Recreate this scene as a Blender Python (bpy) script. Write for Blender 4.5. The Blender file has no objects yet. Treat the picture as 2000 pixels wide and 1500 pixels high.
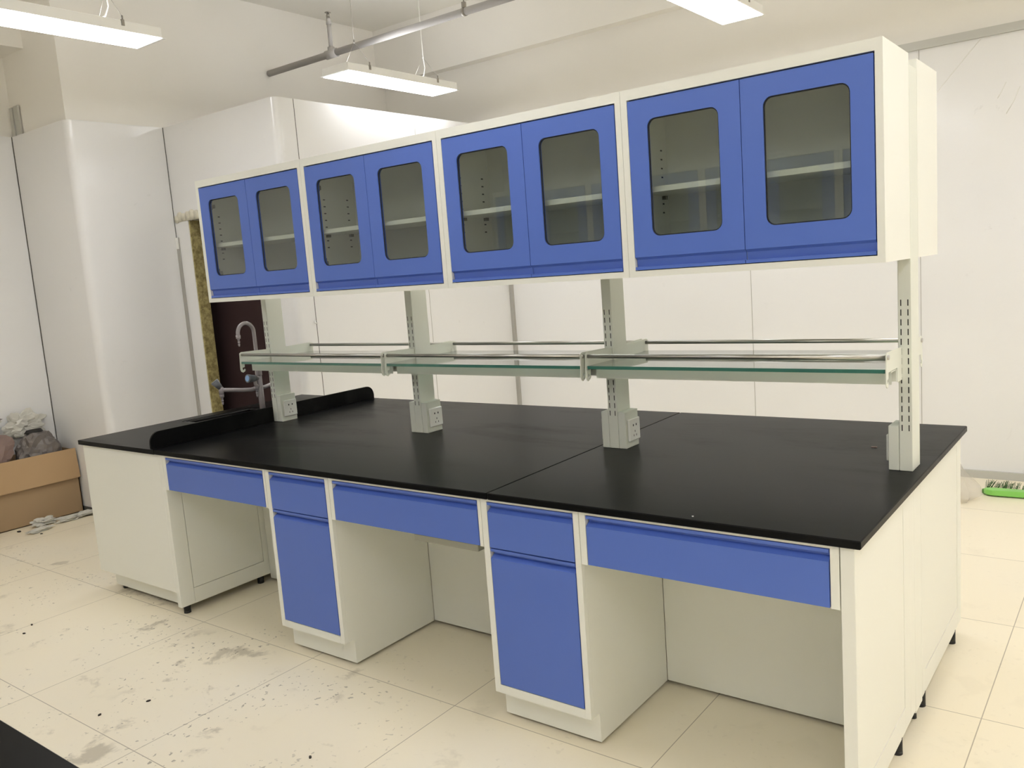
import bpy, bmesh, math, random
from mathutils import Vector, Matrix

random.seed(7)
scene = bpy.context.scene
col = scene.collection
PI = math.pi

# ------------------------------------------------------------------ camera
CAM = dict(c=(3.9158, -2.1523, 1.6016), yaw=37.503, pitch=-7.8141, roll=-4.2867, f=1653.72)

def make_camera():
    y, p, r = (math.radians(CAM[k]) for k in ('yaw', 'pitch', 'roll'))
    fwd = Vector((-math.sin(y) * math.cos(p), math.cos(y) * math.cos(p), math.sin(p)))
    right = Vector((math.cos(y), math.sin(y), 0))
    up = right.cross(fwd)
    r2 = right * math.cos(r) + up * math.sin(r)
    u2 = -right * math.sin(r) + up * math.cos(r)
    cd = bpy.data.cameras.new('camera')
    cd.sensor_fit = 'HORIZONTAL'
    cd.sensor_width = 36
    cd.lens = CAM['f'] / 2000 * 36
    cd.clip_start = 0.05
    cd.clip_end = 60
    co = bpy.data.objects.new('camera', cd)
    m = Matrix((r2, u2, -fwd)).transposed().to_4x4()
    m.translation = Vector(CAM['c'])
    co.matrix_world = m
    col.objects.link(co)
    scene.camera = co

make_camera()

# ------------------------------------------------------------------ world, exposure, light levels
w = bpy.data.worlds.new('world')
scene.world = w
w.use_nodes = True
w.node_tree.nodes['Background'].inputs[0].default_value = (0.9, 0.93, 1, 1)
w.node_tree.nodes['Background'].inputs[1].default_value = 0.02
vs = scene.view_settings
vs.view_transform = 'Standard'
vs.look = 'None'
vs.gamma = 1
vs.use_curve_mapping = False
vs.exposure = 0.78
scene.cycles.diffuse_bounces = 8
scene.cycles.max_bounces = 14
LAMP_COLOR = (0.985, 0.985, 1.0)
LAMP_POWER = 9.0
ADDED_UPLIGHT_POWER = 6.0  # invented upward glow, added to brighten the ceiling and upper walls

# ------------------------------------------------------------------ materials
def mat(name, base, rough=0.5, metal=0.0, spec=0.5, coat=0.0, bump=0.0, bump_scale=200.0, var=0.0, var_scale=3.0):
    m = bpy.data.materials.new(name)
    m.use_nodes = True
    nt = m.node_tree
    b = nt.nodes['Principled BSDF']
    b.inputs['Base Color'].default_value = (*base, 1)
    b.inputs['Roughness'].default_value = rough
    b.inputs['Metallic'].default_value = metal
    b.inputs['Specular IOR Level'].default_value = spec
    b.inputs['Coat Weight'].default_value = coat
    b.inputs['Coat Roughness'].default_value = 0.08
    tc = nt.nodes.new('ShaderNodeTexCoord')
    if var > 0:
        n = nt.nodes.new('ShaderNodeTexNoise')
        n.inputs['Scale'].default_value = var_scale
        n.inputs['Detail'].default_value = 5
        nt.links.new(tc.outputs['Object'], n.inputs['Vector'])
        mx = nt.nodes.new('ShaderNodeMix')
        mx.data_type = 'RGBA'
        mx.inputs[6].default_value = (*[c * (1 - var) for c in base], 1)
        mx.inputs[7].default_value = (*[min(1, c * (1 + var)) for c in base], 1)
        nt.links.new(n.outputs['Fac'], mx.inputs[0])
        nt.links.new(mx.outputs[2], b.inputs['Base Color'])
    if bump > 0:
        n2 = nt.nodes.new('ShaderNodeTexNoise')
        n2.inputs['Scale'].default_value = bump_scale
        n2.inputs['Detail'].default_value = 2
        nt.links.new(tc.outputs['Object'], n2.inputs['Vector'])
        bp = nt.nodes.new('ShaderNodeBump')
        bp.inputs['Strength'].default_value = bump
        bp.inputs['Distance'].default_value = 0.002
        nt.links.new(n2.outputs['Fac'], bp.inputs['Height'])
        nt.links.new(bp.outputs['Normal'], b.inputs['Normal'])
    return m

def emis(name, color, strength):
    m = bpy.data.materials.new(name)
    m.use_nodes = True
    nt = m.node_tree
    nt.nodes.clear()
    e = nt.nodes.new('ShaderNodeEmission')
    e.inputs[0].default_value = (*color, 1)
    e.inputs[1].default_value = strength
    o = nt.nodes.new('ShaderNodeOutputMaterial')
    nt.links.new(e.outputs[0], o.inputs[0])
    return m

def thin_glass(name, tint, rough=0.0, ior=1.5, refl=1.0):
    """thin sheet of glass: fresnel reflection over a tinted see-through sheet"""
    m = bpy.data.materials.new(name)
    m.use_nodes = True
    nt = m.node_tree
    nt.nodes.clear()
    t = nt.nodes.new('ShaderNodeBsdfTransparent')
    t.inputs[0].default_value = (*tint, 1)
    g = nt.nodes.new('ShaderNodeBsdfGlossy')
    g.inputs['Roughness'].default_value = rough
    f = nt.nodes.new('ShaderNodeFresnel')
    f.inputs[0].default_value = ior
    mul = nt.nodes.new('ShaderNodeMath')
    mul.operation = 'MULTIPLY'
    mul.inputs[1].default_value = refl
    mul.use_clamp = True
    mx = nt.nodes.new('ShaderNodeMixShader')
    o = nt.nodes.new('ShaderNodeOutputMaterial')
    nt.links.new(f.outputs[0], mul.inputs[0])
    # reflect once, on the outer face of the sheet only
    geo = nt.nodes.new('ShaderNodeNewGeometry')
    inv = nt.nodes.new('ShaderNodeMath')
    inv.operation = 'SUBTRACT'
    inv.inputs[0].default_value = 1.0
    nt.links.new(geo.outputs['Backfacing'], inv.inputs[1])
    m2 = nt.nodes.new('ShaderNodeMath')
    m2.operation = 'MULTIPLY'
    nt.links.new(mul.outputs[0], m2.inputs[0])
    nt.links.new(inv.outputs[0], m2.inputs[1])
    nt.links.new(m2.outputs[0], mx.inputs[0])
    nt.links.new(t.outputs[0], mx.inputs[1])
    nt.links.new(g.outputs[0], mx.inputs[2])
    nt.links.new(mx.outputs[0], o.inputs[0])
    return m

class N:
    """tiny node-math helper"""
    def __init__(s, m):
        s.nt = m.node_tree
    def new(s, t, **k):
        n = s.nt.nodes.new(t)
        for a, b in k.items():
            setattr(n, a, b)
        return n
    def math(s, op, a, b=None, c=None, clamp=False):
        n = s.nt.nodes.new('ShaderNodeMath')
        n.operation = op
        n.use_clamp = clamp
        for i, v in enumerate((a, b, c)):
            if v is None:
                continue
            if isinstance(v, (int, float)):
                n.inputs[i].default_value = v
            else:
                s.nt.links.new(v, n.inputs[i])
        return n.outputs[0]
    def noise(s, vec, scale, detail=4, rough=0.5, dist=0.0):
        n = s.nt.nodes.new('ShaderNodeTexNoise')
        n.inputs['Scale'].default_value = scale
        n.inputs['Detail'].default_value = detail
        n.inputs['Roughness'].default_value = rough
        n.inputs['Distortion'].default_value = dist
        s.nt.links.new(vec, n.inputs['Vector'])
        return n.outputs['Fac']
    def mix(s, fac, a, b):
        n = s.nt.nodes.new('ShaderNodeMix')
        n.data_type = 'RGBA'
        for i, v in ((0, fac), (6, a), (7, b)):
            if isinstance(v, tuple):
                n.inputs[i].default_value = (*v, 1)
            elif isinstance(v, (int, float)):
                n.inputs[i].default_value = v
            else:
                s.nt.links.new(v, n.inputs[i])
        return n.outputs[2]
    def step(s, v, lo, hi):
        n = s.nt.nodes.new('ShaderNodeMapRange')
        n.interpolation_type = 'SMOOTHSTEP'
        n.inputs[1].default_value = lo
        n.inputs[2].default_value = hi
        s.nt.links.new(v, n.inputs[0])
        return n.outputs[0]

def floor_material():
    m = bpy.data.materials.new('polished_tile')
    m.use_nodes = True
    n = N(m)
    b = m.node_tree.nodes['Principled BSDF']
    tc = n.new('ShaderNodeTexCoord')
    P = tc.outputs['Object']
    sp = n.new('ShaderNodeSeparateXYZ')
    m.node_tree.links.new(P, sp.inputs[0])
    S = 0.811
    def line(v, off):
        t = n.math('DIVIDE', n.math('SUBTRACT', v, off), S)
        fr = n.math('FRACT', n.math('ADD', t, 100.5))
        d = n.math('ABSOLUTE', n.math('SUBTRACT', fr, 0.5))
        return n.math('LESS_THAN', d, 0.0021)
    ln = n.math('MAXIMUM', line(sp.outputs[0], 0.243), line(sp.outputs[1], 0.022))
    # each tile a slightly different cream
    cell = n.math('MULTIPLY', n.math('FRACT', n.math('MULTIPLY', n.math('SINE', n.math('ADD', n.math('MULTIPLY', n.math('FLOOR', n.math('DIVIDE', n.math('SUBTRACT', sp.outputs[0], 0.243), S)), 12.9898), n.math('MULTIPLY', n.math('FLOOR', n.math('DIVIDE', n.math('SUBTRACT', sp.outputs[1], 0.022), S)), 78.233))), 43758.5)), 0.5)
    base = n.mix(cell, (0.87, 0.795, 0.63), (0.83, 0.755, 0.59))
    cloud = n.noise(P, 1.3, 4, 0.55)
    base = n.mix(n.math('MULTIPLY', n.step(cloud, 0.4, 0.75), 0.5), base, (0.83, 0.78, 0.66))
    # dirt: footmarks, splashes and specks, thickest in the open aisle in front of the sink end
    area = n.math('MULTIPLY', n.step(n.math('SUBTRACT', 2.6, sp.outputs[0]), 0.0, 1.6), n.step(n.math('SUBTRACT', 0.35, sp.outputs[1]), 0.0, 0.35))
    area = n.math('ADD', n.math('MULTIPLY', area, 0.9), 0.1)
    smudge = n.math('MULTIPLY', n.step(n.noise(P, 4.2, 6, 0.62, 0.3), 0.575, 0.66), n.step(n.noise(P, 1.5, 2, 0.5), 0.42, 0.54))
    smudge = n.math('MULTIPLY', n.math('MULTIPLY', smudge, area), 0.50)
    specks = n.math('MULTIPLY', n.step(n.noise(P, 42.0, 2, 0.5, 0.4), 0.635, 0.68), n.step(n.noise(P, 2.4, 4, 0.65), 0.48, 0.58))
    specks = n.math('MULTIPLY', n.math('MULTIPLY', specks, area), 0.62)
    base = n.mix(smudge, base, (0.27, 0.23, 0.16))
    base = n.mix(specks, base, (0.13, 0.11, 0.08))
    base = n.mix(n.math('MULTIPLY', ln, 0.62), base, (0.20, 0.16, 0.11))
    m.node_tree.links.new(base, b.inputs['Base Color'])
    rg = n.math('ADD', n.math('MULTIPLY', n.math('ADD', cloud, smudge), 0.22), 0.26)
    m.node_tree.links.new(rg, b.inputs['Roughness'])
    b.inputs['Specular IOR Level'].default_value = 0.35
    return m

def counter_material():
    m = bpy.data.materials.new('black_counter_board')
    m.use_nodes = True
    n = N(m)
    b = m.node_tree.nodes['Principled BSDF']
    tc = n.new('ShaderNodeTexCoord')
    mp = n.new('ShaderNodeMapping')
    mp.inputs['Scale'].default_value = (0.55, 1.7, 1)
    m.node_tree.links.new(tc.outputs['Object'], mp.inputs[0])
    P = tc.outputs['Object']
    Q = mp.outputs[0]
    dust = n.step(n.noise(Q, 1.9, 7, 0.62, 0.4), 0.48, 0.75)
    fine = n.step(n.noise(P, 26, 4, 0.6), 0.45, 0.75)
    dust = n.math('MULTIPLY', n.math('MULTIPLY', dust, n.math('ADD', n.math('MULTIPLY', fine, 0.4), 0.6)), 0.5)
    base = n.mix(dust, (0.006, 0.006, 0.006), (0.040, 0.039, 0.036))
    m.node_tree.links.new(base, b.inputs['Base Color'])
    rg = n.math('ADD', n.math('MULTIPLY', dust, 0.30), 0.29)
    m.node_tree.links.new(rg, b.inputs['Roughness'])
    b.inputs['IOR'].default_value = 1.13
    return m

def panel_material(name, base, rough):
    """glossy steel skin of the sandwich panels: faint film ripples, scuffs and finger marks"""
    m = bpy.data.materials.new(name)
    m.use_nodes = True
    n = N(m)
    b = m.node_tree.nodes['Principled BSDF']
    tc = n.new('ShaderNodeTexCoord')
    P = tc.outputs['Object']
    mp = n.new('ShaderNodeMapping')
    mp.inputs['Scale'].default_value = (2.4, 2.4, 0.5)
    m.node_tree.links.new(P, mp.inputs[0])
    v = n.noise(P, 0.9, 3, 0.5)
    scuff = n.math('MULTIPLY', n.step(n.noise(P, 7, 6, 0.7, 0.5), 0.62, 0.74), n.step(n.noise(P, 1.1, 2), 0.5, 0.62))
    c = n.mix(v, tuple(x * 0.97 for x in base), tuple(min(1, x * 1.03) for x in base))
    c = n.mix(n.math('MULTIPLY', scuff, 0.42), c, tuple(x * 0.6 for x in base))
    m.node_tree.links.new(c, b.inputs['Base Color'])
    b.inputs['Roughness'].default_value = rough
    b.inputs['Specular IOR Level'].default_value = 0.5
    bp = n.new('ShaderNodeBump')
    bp.inputs['Strength'].default_value = 0.07
    bp.inputs['Distance'].default_value = 0.008
    m.node_tree.links.new(n.noise(mp.outputs[0], 1.6, 3, 0.5), bp.inputs['Height'])
    m.node_tree.links.new(bp.outputs['Normal'], b.inputs['Normal'])
    return m

def wool_material():
    m = bpy.data.materials.new('rock_wool')
    m.use_nodes = True
    n = N(m)
    b = m.node_tree.nodes['Principled BSDF']
    tc = n.new('ShaderNodeTexCoord')
    v = n.noise(tc.outputs['Object'], 28, 6, 0.7)
    c = n.mix(n.step(v, 0.3, 0.7), (0.20, 0.16, 0.06), (0.52, 0.44, 0.20))
    m.node_tree.links.new(c, b.inputs['Base Color'])
    b.inputs['Roughness'].default_value = 0.95
    return m

M = {}
M['white'] = mat('cream_powder_coat', (0.815, 0.82, 0.76), 0.38, bump=0.06, bump_scale=700)
M['grey_white'] = mat('pale_grey_powder_coat', (0.62, 0.65, 0.58), 0.42, bump=0.05, bump_scale=700)
M['post_white'] = mat('post_powder_coat', (0.72, 0.74, 0.67), 0.42, bump=0.05, bump_scale=700)
M['blue'] = mat('blue_powder_coat', (0.088, 0.165, 0.56), 0.42, bump=0.08, bump_scale=900)
M['black'] = mat('black_rubber', (0.012, 0.012, 0.012), 0.6)
M['gap'] = mat('dark_slot', (0.01, 0.01, 0.01), 0.8)
M['counter'] = counter_material()
M['sink'] = mat('black_sink_plastic', (0.010, 0.010, 0.010), 0.28)
M['floor'] = floor_material()
M['panel'] = panel_material('steel_skin_panel', (0.81, 0.81, 0.815), 0.15)
M['plaster'] = mat('cream_plaster', (0.85, 0.83, 0.785), 0.75, var=0.03, var_scale=1.5)
M['ceiling'] = mat('cream_ceiling_paint', (0.82, 0.80, 0.74), 0.8, var=0.03)
M['seam'] = mat('grey_sealant', (0.42, 0.41, 0.38), 0.6)
M['seam_dark'] = mat('dark_panel_joint', (0.10, 0.10, 0.09), 0.7)
M['track'] = mat('grey_metal_track', (0.52, 0.52, 0.49), 0.4, metal=0.2)
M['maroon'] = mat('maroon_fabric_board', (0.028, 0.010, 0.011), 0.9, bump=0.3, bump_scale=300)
M['wool'] = wool_material()
M['foam'] = mat('expanding_foam', (0.68, 0.65, 0.54), 0.9, var=0.25, var_scale=30, bump=0.8, bump_scale=60)
M['lamp_housing'] = mat('white_lamp_housing', (0.9, 0.9, 0.89), 0.4)
M['diffuser'] = emis('lit_diffuser', LAMP_COLOR, LAMP_POWER)
M['added_uplight'] = emis('added_uplight_glow', LAMP_COLOR, ADDED_UPLIGHT_POWER)  # glow of the added strip, not a known part of the lamps
M['pipe'] = mat('painted_pipe', (0.40, 0.385, 0.37), 0.65)
M['steel'] = mat('brushed_steel', (0.50, 0.49, 0.47), 0.30, metal=1.0)
M['wire'] = mat('steel_wire', (0.35, 0.33, 0.30), 0.4, metal=0.8)
M['cord'] = mat('white_cord', (0.75, 0.74, 0.70), 0.5)
M['glass'] = thin_glass('cabinet_glass', (0.86, 0.885, 0.87), 0.01, 1.52, 2.1)
M['shelf_glass'] = thin_glass('shelf_glass', (0.70, 0.82, 0.76), 0.03, 1.5, 1.6)
M['glass_edge'] = mat('green_glass_edge', (0.045, 0.17, 0.13), 0.12, spec=0.8)
M['tap'] = mat('grey_epoxy_tap', (0.33, 0.30, 0.32), 0.25, coat=0.4)
M['tap_knob'] = mat('dark_grey_knob', (0.13, 0.14, 0.16), 0.35)
M['tap_blue'] = mat('pale_blue_disc', (0.25, 0.42, 0.70), 0.35)
M['plate'] = mat('white_socket_plastic', (0.86, 0.86, 0.83), 0.22)
M['card'] = mat('cardboard', (0.36, 0.25, 0.145), 0.85, var=0.06, var_scale=4)
M['card_light'] = mat('cardboard_flap', (0.46, 0.31, 0.17), 0.8, var=0.06, var_scale=4)
M['bag_pink'] = mat('dusty_plastic_bag', (0.24, 0.165, 0.145), 0.45, var=0.3, var_scale=6, bump=0.5, bump_scale=25)
M['bag_grey'] = mat('grey_plastic_bag', (0.17, 0.15, 0.14), 0.4, var=0.3, var_scale=6, bump=0.5, bump_scale=25)
M['black_cable'] = mat('black_cable', (0.03, 0.028, 0.026), 0.5)
M['film'] = mat('milky_plastic_film', (0.62, 0.61, 0.56), 0.35, var=0.15, var_scale=10)
M['wood'] = mat('pale_wood', (0.70, 0.62, 0.48), 0.6)
M['green'] = mat('lime_plastic', (0.24, 0.60, 0.12), 0.35)
M['bristle'] = mat('green_bristle', (0.05, 0.12, 0.03), 0.7)
M['debris'] = mat('dark_debris', (0.03, 0.025, 0.02), 0.8)
M['alu'] = mat('dull_aluminium', (0.42, 0.42, 0.36), 0.4, metal=0.5)
M['hinge'] = mat('hinge_grey', (0.16, 0.16, 0.15), 0.4, metal=0.6)

def clear_film():
    m = bpy.data.materials.new('clear_plastic_bag')
    m.use_nodes = True
    nt = m.node_tree
    nt.nodes.clear()
    t = nt.nodes.new('ShaderNodeBsdfTransparent')
    t.inputs[0].default_value = (0.93, 0.92, 0.90, 1)
    p = nt.nodes.new('ShaderNodeBsdfPrincipled')
    p.inputs['Base Color'].default_value = (0.80, 0.78, 0.75, 1)
    p.inputs['Roughness'].default_value = 0.15
    mx = nt.nodes.new('ShaderNodeMixShader')
    mx.inputs[0].default_value = 0.26
    o = nt.nodes.new('ShaderNodeOutputMaterial')
    nt.links.new(t.outputs[0], mx.inputs[1])
    nt.links.new(p.outputs[0], mx.inputs[2])
    nt.links.new(mx.outputs[0], o.inputs[0])
    return m
M['clear_bag'] = clear_film()

# ------------------------------------------------------------------ mesh helpers
class MB:
    """collects shapes (world coordinates) into one mesh"""
    def __init__(s):
        s.bm = bmesh.new()
        s.mi = 0
    def _mark(s, faces):
        for f in faces:
            f.material_index = s.mi
    def slot(s, i):
        s.mi = i
        return s
    def box(s, x0, x1, y0, y1, z0, z1, b=0.0):
        bm = bmesh.new()
        vs_ = [bm.verts.new((x, y, z)) for x in (x0, x1) for y in (y0, y1) for z in (z0, z1)]
        for f in ((0, 1, 3, 2), (4, 6, 7, 5), (0, 4, 5, 1), (2, 3, 7, 6), (0, 2, 6, 4), (1, 5, 7, 3)):
            bm.faces.new([vs_[i] for i in f])
        if b > 0:
            bmesh.ops.bevel(bm, geom=list(bm.edges), offset=b, segments=1, affect='EDGES')
        s._merge(bm)
        return s
    def _merge(s, bm):
        bmesh.ops.recalc_face_normals(bm, faces=bm.faces)
        vm = {}
        for v in bm.verts:
            vm[v] = s.bm.verts.new(v.co)
        for f in bm.faces:
            try:
                g = s.bm.faces.new([vm[v] for v in f.verts])
                g.material_index = s.mi
                g.smooth = f.smooth
            except ValueError:
                pass
        bm.free()
    def prism(s, pts, axis, a, b, bev=0.0):
        """polygon of 2-D pts extruded along axis ('x': pts are (y,z); 'y': (x,z); 'z': (x,y))"""
        def P(p, t):
            return {'x': (t, p[0], p[1]), 'y': (p[0], t, p[1]), 'z': (p[0], p[1], t)}[axis]
        bm = bmesh.new()
        A = [bm.verts.new(P(p, a)) for p in pts]
        B = [bm.verts.new(P(p, b)) for p in pts]
        bm.faces.new(A)
        bm.faces.new(B[::-1])
        n = len(pts)
        for i in range(n):
            bm.faces.new((A[i], B[i], B[(i + 1) % n], A[(i + 1) % n]))
        if bev > 0:
            bmesh.ops.bevel(bm, geom=list(bm.edges), offset=bev, segments=1, affect='EDGES')
        s._merge(bm)
        return s
    def cyl(s, p0, p1, r, r2=None, seg=16, smooth=True):
        p0, p1 = Vector(p0), Vector(p1)
        r2 = r if r2 is None else r2
        d = (p1 - p0).normalized()
        u = d.orthogonal().normalized()
        v = d.cross(u)
        bm = bmesh.new()
        A, B = [], []
        for i in range(seg):
            a = 2 * PI * i / seg
            o = u * math.cos(a) + v * math.sin(a)
            A.append(bm.verts.new(p0 + o * r))
            B.append(bm.verts.new(p1 + o * r2))
        bm.faces.new(A[::-1])
        bm.faces.new(B)
        for i in range(seg):
            f = bm.faces.new((A[i], A[(i + 1) % seg], B[(i + 1) % seg], B[i]))
            f.smooth = smooth
        s._merge(bm)
        return s
    def tube(s, pts, r, seg=10):
        """round tube along a polyline; r may be a list"""
        pts = [Vector(p) for p in pts]
        n = len(pts)
        R = r if isinstance(r, (list, tuple)) else [r] * n
        bm = bmesh.new()
        rings = []
        u = None
        for i, p in enumerate(pts):
            d = (pts[min(i + 1, n - 1)] - pts[max(i - 1, 0)]).normalized()
            if u is None:
                u = d.orthogonal().normalized()
            else:
                u = (u - d * u.dot(d)).normalized()
            v = d.cross(u)
            rings.append([bm.verts.new(p + (u * math.cos(2 * PI * k / seg) + v * math.sin(2 * PI * k / seg)) * R[i]) for k in range(seg)])
        for a, b in zip(rings, rings[1:]):
            for k in range(seg):
                f = bm.faces.new((a[k], a[(k + 1) % seg], b[(k + 1) % seg], b[k]))
                f.smooth = True
        bm.faces.new(rings[0][::-1])
        bm.faces.new(rings[-1])
        s._merge(bm)
        return s
    def plate_hole(s, x0, x1, z0, z1, hx0, hx1, hz0, hz1, r, y0, y1, seg=6):
        """flat plate in the xz plane (front y0, back y1) with a round-cornered hole"""
        inner = rrect(hx0, hx1, hz0, hz1, r, seg)
        cx, cz = (hx0 + hx1) / 2, (hz0 + hz1) / 2
        outer = []
        k = seg + 1
        corners = [(x1, z1), (x0, z1), (x0, z0), (x1, z0)]
        for ci in range(4):
            for j in range(k):
                px, pz = inner[ci * k + j]
                t = j / seg
                X, Z = corners[ci]
                # spread the points of one corner along the two outer edges that meet there
                ex = (px, Z) if True else None
                if ci in (0, 2):
                    a, bb = (X, pz), (px, Z)
                else:
                    a, bb = (px, Z), (X, pz)
                if t < 0.5:
                    q = (a[0] + (X - a[0]) * 2 * t, a[1] + (Z - a[1]) * 2 * t)
                else:
                    q = (X + (bb[0] - X) * (2 * t - 1), Z + (bb[1] - Z) * (2 * t - 1))
                outer.append(q)
        bm = bmesh.new()
        n = len(inner)
        L = []
        for loop in (outer, inner):
            for y in (y0, y1):
                L.append([bm.verts.new((p[0], y, p[1])) for p in loop])
        of, ob, jf, jb = L
        for i in range(n):
            j = (i + 1) % n
            bm.faces.new((of[i], of[j], jf[j], jf[i]))
            bm.faces.new((ob[j], ob[i], jb[i], jb[j]))
            bm.faces.new((jf[i], jf[j], jb[j], jb[i]))
            bm.faces.new((of[j], of[i], ob[i], ob[j]))
        s._merge(bm)
        return s
    def build(s, name, material, parent=None):
        mats = material if isinstance(material, (list, tuple)) else [material]
        me = bpy.data.meshes.new(name)
        root = parent
        while root is not None and root.parent is not None:
            root = root.parent
        if root is not None:
            off = root['_o']
            for v in s.bm.verts:
                v.co -= Vector(off)
        s.bm.to_mesh(me)
        s.bm.free()
        for m_ in mats:
            me.materials.append(m_)
        o = bpy.data.objects.new(name, me)
        col.objects.link(o)
        o.parent = parent
        return o

def rrect(x0, x1, z0, z1, r, seg=6):
    pts = []
    for cx, cz, a0 in ((x1 - r, z1 - r, 0), (x0 + r, z1 - r, 90), (x0 + r, z0 + r, 180), (x1 - r, z0 + r, 270)):
        for j in range(seg + 1):
            a = math.radians(a0 + 90 * j / seg)
            pts.append((cx + r * math.cos(a), cz + r * math.sin(a)))
    return pts

def thing(name, loc, label, cat, group=None):
    o = bpy.data.objects.new(name, None)
    o.empty_display_size = 0.1
    col.objects.link(o)
    o.location = loc
    o['_o'] = list(loc)
    tag(o, label, cat, group)
    return o

def tag(o, label, cat, group=None):
    o['label'] = label
    o['category'] = cat
    if group:
        o['group'] = group
    return o

def structure(o):
    o['kind'] = 'structure'
    return o

def kids(o):
    return [c for c in bpy.data.objects if c.parent == o]

def copy_thing(o, loc, label, rz=0.0, group=None, drop=()):
    def rec(src, parent):
        c = src.copy()
        col.objects.link(c)
        c.parent = parent
        for k in kids(src):
            if k.name.split('.')[0] not in drop:
                rec(k, c)
        return c
    c = rec(o, None)
    c.location = loc
    c.rotation_euler = (0, 0, rz)
    c['label'] = label
    if group:
        c['group'] = group
    return c

def smooth(o):
    for p in o.data.polygons:
        p.use_smooth = True
    return o

# ------------------------------------------------------------------ the room
ZP = 2.835          # height of the sandwich-panel lining
ZC = 3.93           # ceiling
XL, XR_, YF, YB = -2.93, 8.0, -6.0, 4.04

structure(MB().box(XL - 0.1, XR_ + 0.1, YF - 0.1, YB + 0.1, -0.12, 0.0).build('floor', M['floor']))
structure(MB().box(XL - 0.1, XR_ + 0.1, YF - 0.1, YB + 0.1, ZC, ZC + 0.12).build('ceiling', M['ceiling']))

# plastered building walls, with the column and beams on the sink side
wl = MB()
wl.box(XL - 0.1, XL, YF - 0.1, 0.882, 0, ZC)
wl.box(XL - 0.1, -2.12, 0.882, YB + 0.1, 0, ZC)
structure(wl.build('wall_left', M['plaster']))
structure(MB().box(XL, -2.585, YF, 0.882, 3.41, ZC).build('trim_1', M['plaster']))
structure(MB().box(-2.12, XR_, YB, YB + 0.1, 0, ZC).build('wall_back', M['plaster']))
structure(MB().box(-2.12, XR_, 3.935, YB, 3.425, ZC).build('trim_2', M['plaster']))
structure(MB().box(XR_, XR_ + 0.1, YF, YB, 0, ZC).build('wall_right', M['plaster']))
structure(MB().box(XL, XR_, YF - 0.1, YF, 0, ZC).build('wall_front', M['plaster']))

# sandwich-panel lining, stepping round the columns
def round_path(pts, r):
    """pts: (x, y, rounded?)"""
    out = []
    n = len(pts)
    for i, (x, y, rd) in enumerate(pts):
        if not rd or i in (0, n - 1):
            out.append((x, y))
            continue
        p = Vector((x, y))
        a = (Vector(pts[i - 1][:2]) - p).normalized()
        b = (Vector(pts[i + 1][:2]) - p).normalized()
        c = p + (a + b) * r
        for k in range(9):
            t = k / 8 * PI / 2
            q = c - b * r * math.cos(t) - a * r * math.sin(t)
            out.append((q.x, q.y))
    return out

def lining(name, pts, thick, z0, z1, material, r=0.055, flip=False):
    path = round_path(pts, r)
    n = len(path)
    off = []
    for i in range(n):
        a = Vector(path[max(i - 1, 0)])
        b = Vector(path[min(i + 1, n - 1)])
        p = Vector(path[i])
        d1 = (p - a).normalized() if i > 0 else (b - p).normalized()
        d2 = (b - p).normalized() if i < n - 1 else d1
        n1, n2 = Vector((-d1.y, d1.x)), Vector((-d2.y, d2.x))
        m_ = (n1 + n2).normalized()
        k = thick / max(0.3, m_.dot(n1))
        q = p + m_ * k
        off.append((q.x, q.y))
    bm = bmesh.new()
    V = [[bm.verts.new((x, y, z)) for x, y in pp] for pp in (path, off) for z in (z0, z1)]
    a0, a1, b0, b1 = V
    for i in range(n - 1):
        f = bm.faces.new((a0[i], a0[i + 1], a1[i + 1], a1[i])); 
        bm.faces.new((b0[i + 1], b0[i], b1[i], b1[i + 1]))
        bm.faces.new((a1[i], a1[i + 1], b1[i + 1], b1[i]))
        bm.faces.new((a0[i + 1], a0[i], b0[i], b0[i + 1]))
    bm.faces.new((a0[0], a1[0], b1[0], b0[0]))
    bm.faces.new((a0[-1], b0[-1], b1[-1], a1[-1]))
    mb = MB()
    mb._merge(bm)
    o = mb.build(name, material)
    for p in o.data.polygons:
        p.use_smooth = abs(p.normal.z) < 0.5
    md = o.modifiers.new('split', 'EDGE_SPLIT')
    md.split_angle = math.radians(35)
    return structure(o)

YD = 1.577
XD0, XD1, ZDT = -1.893, -0.95, 2.13        # doorway
lining('wall_left', [(-2.897, YF + 0.02, 0), (-2.897, 0.846, 0)], 0.03, 0, ZP, M['panel'])
lining('wall_left', [(-2.897, 0.852, 0), (-2.07, 0.852, 1), (-2.07, YD, 0)], 0.026, 0, ZP, M['panel'])
mbw = MB()
mbw.box(-2.07, XD0, YD, YD + 0.10, 0, ZP)
mbw.box(XD0, XD1, YD, YD + 0.10, ZDT, ZP)
structure(mbw.build('wall_left', M['panel']))
lining('wall_left', [(XD1, YD, 0), (-0.747, YD, 1), (-0.747, 4.012, 0)], 0.10, 0, ZP, M['panel'])
structure(MB().box(-0.747, XR_, 4.012, 4.035, 0, ZP).build('wall_back', M['panel']))

# core of the cut panel, the foam over the doorway and the dark board behind it
structure(MB().box(XD0 - 0.001, XD0 + 0.012, YD + 0.006, YD + 0.098, 0, ZDT).build('trim_3', M['wool']))
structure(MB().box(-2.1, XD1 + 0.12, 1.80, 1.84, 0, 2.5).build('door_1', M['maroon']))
fm = MB()
for x, z, r_ in ((-2.03, 2.15, .035), (-1.99, 2.165, .045), (-1.94, 2.16, .035), (-1.885, 2.165, .04), (-1.83, 2.17, .045), (-1.77, 2.165, .04), (-1.70, 2.165, .045), (-1.63, 2.16, .04), (-1.56, 2.165, .04)):
    fm.cyl((x, YD - 0.012, z), (x + 0.005, YD + 0.02, z), r_ * 0.75, r_, 14)
fm.box(-2.05, -1.5, YD - 0.004, YD + 0.01, 2.13, 2.165)
smooth(structure(fm.build('trim_4', M['foam'])))

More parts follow.
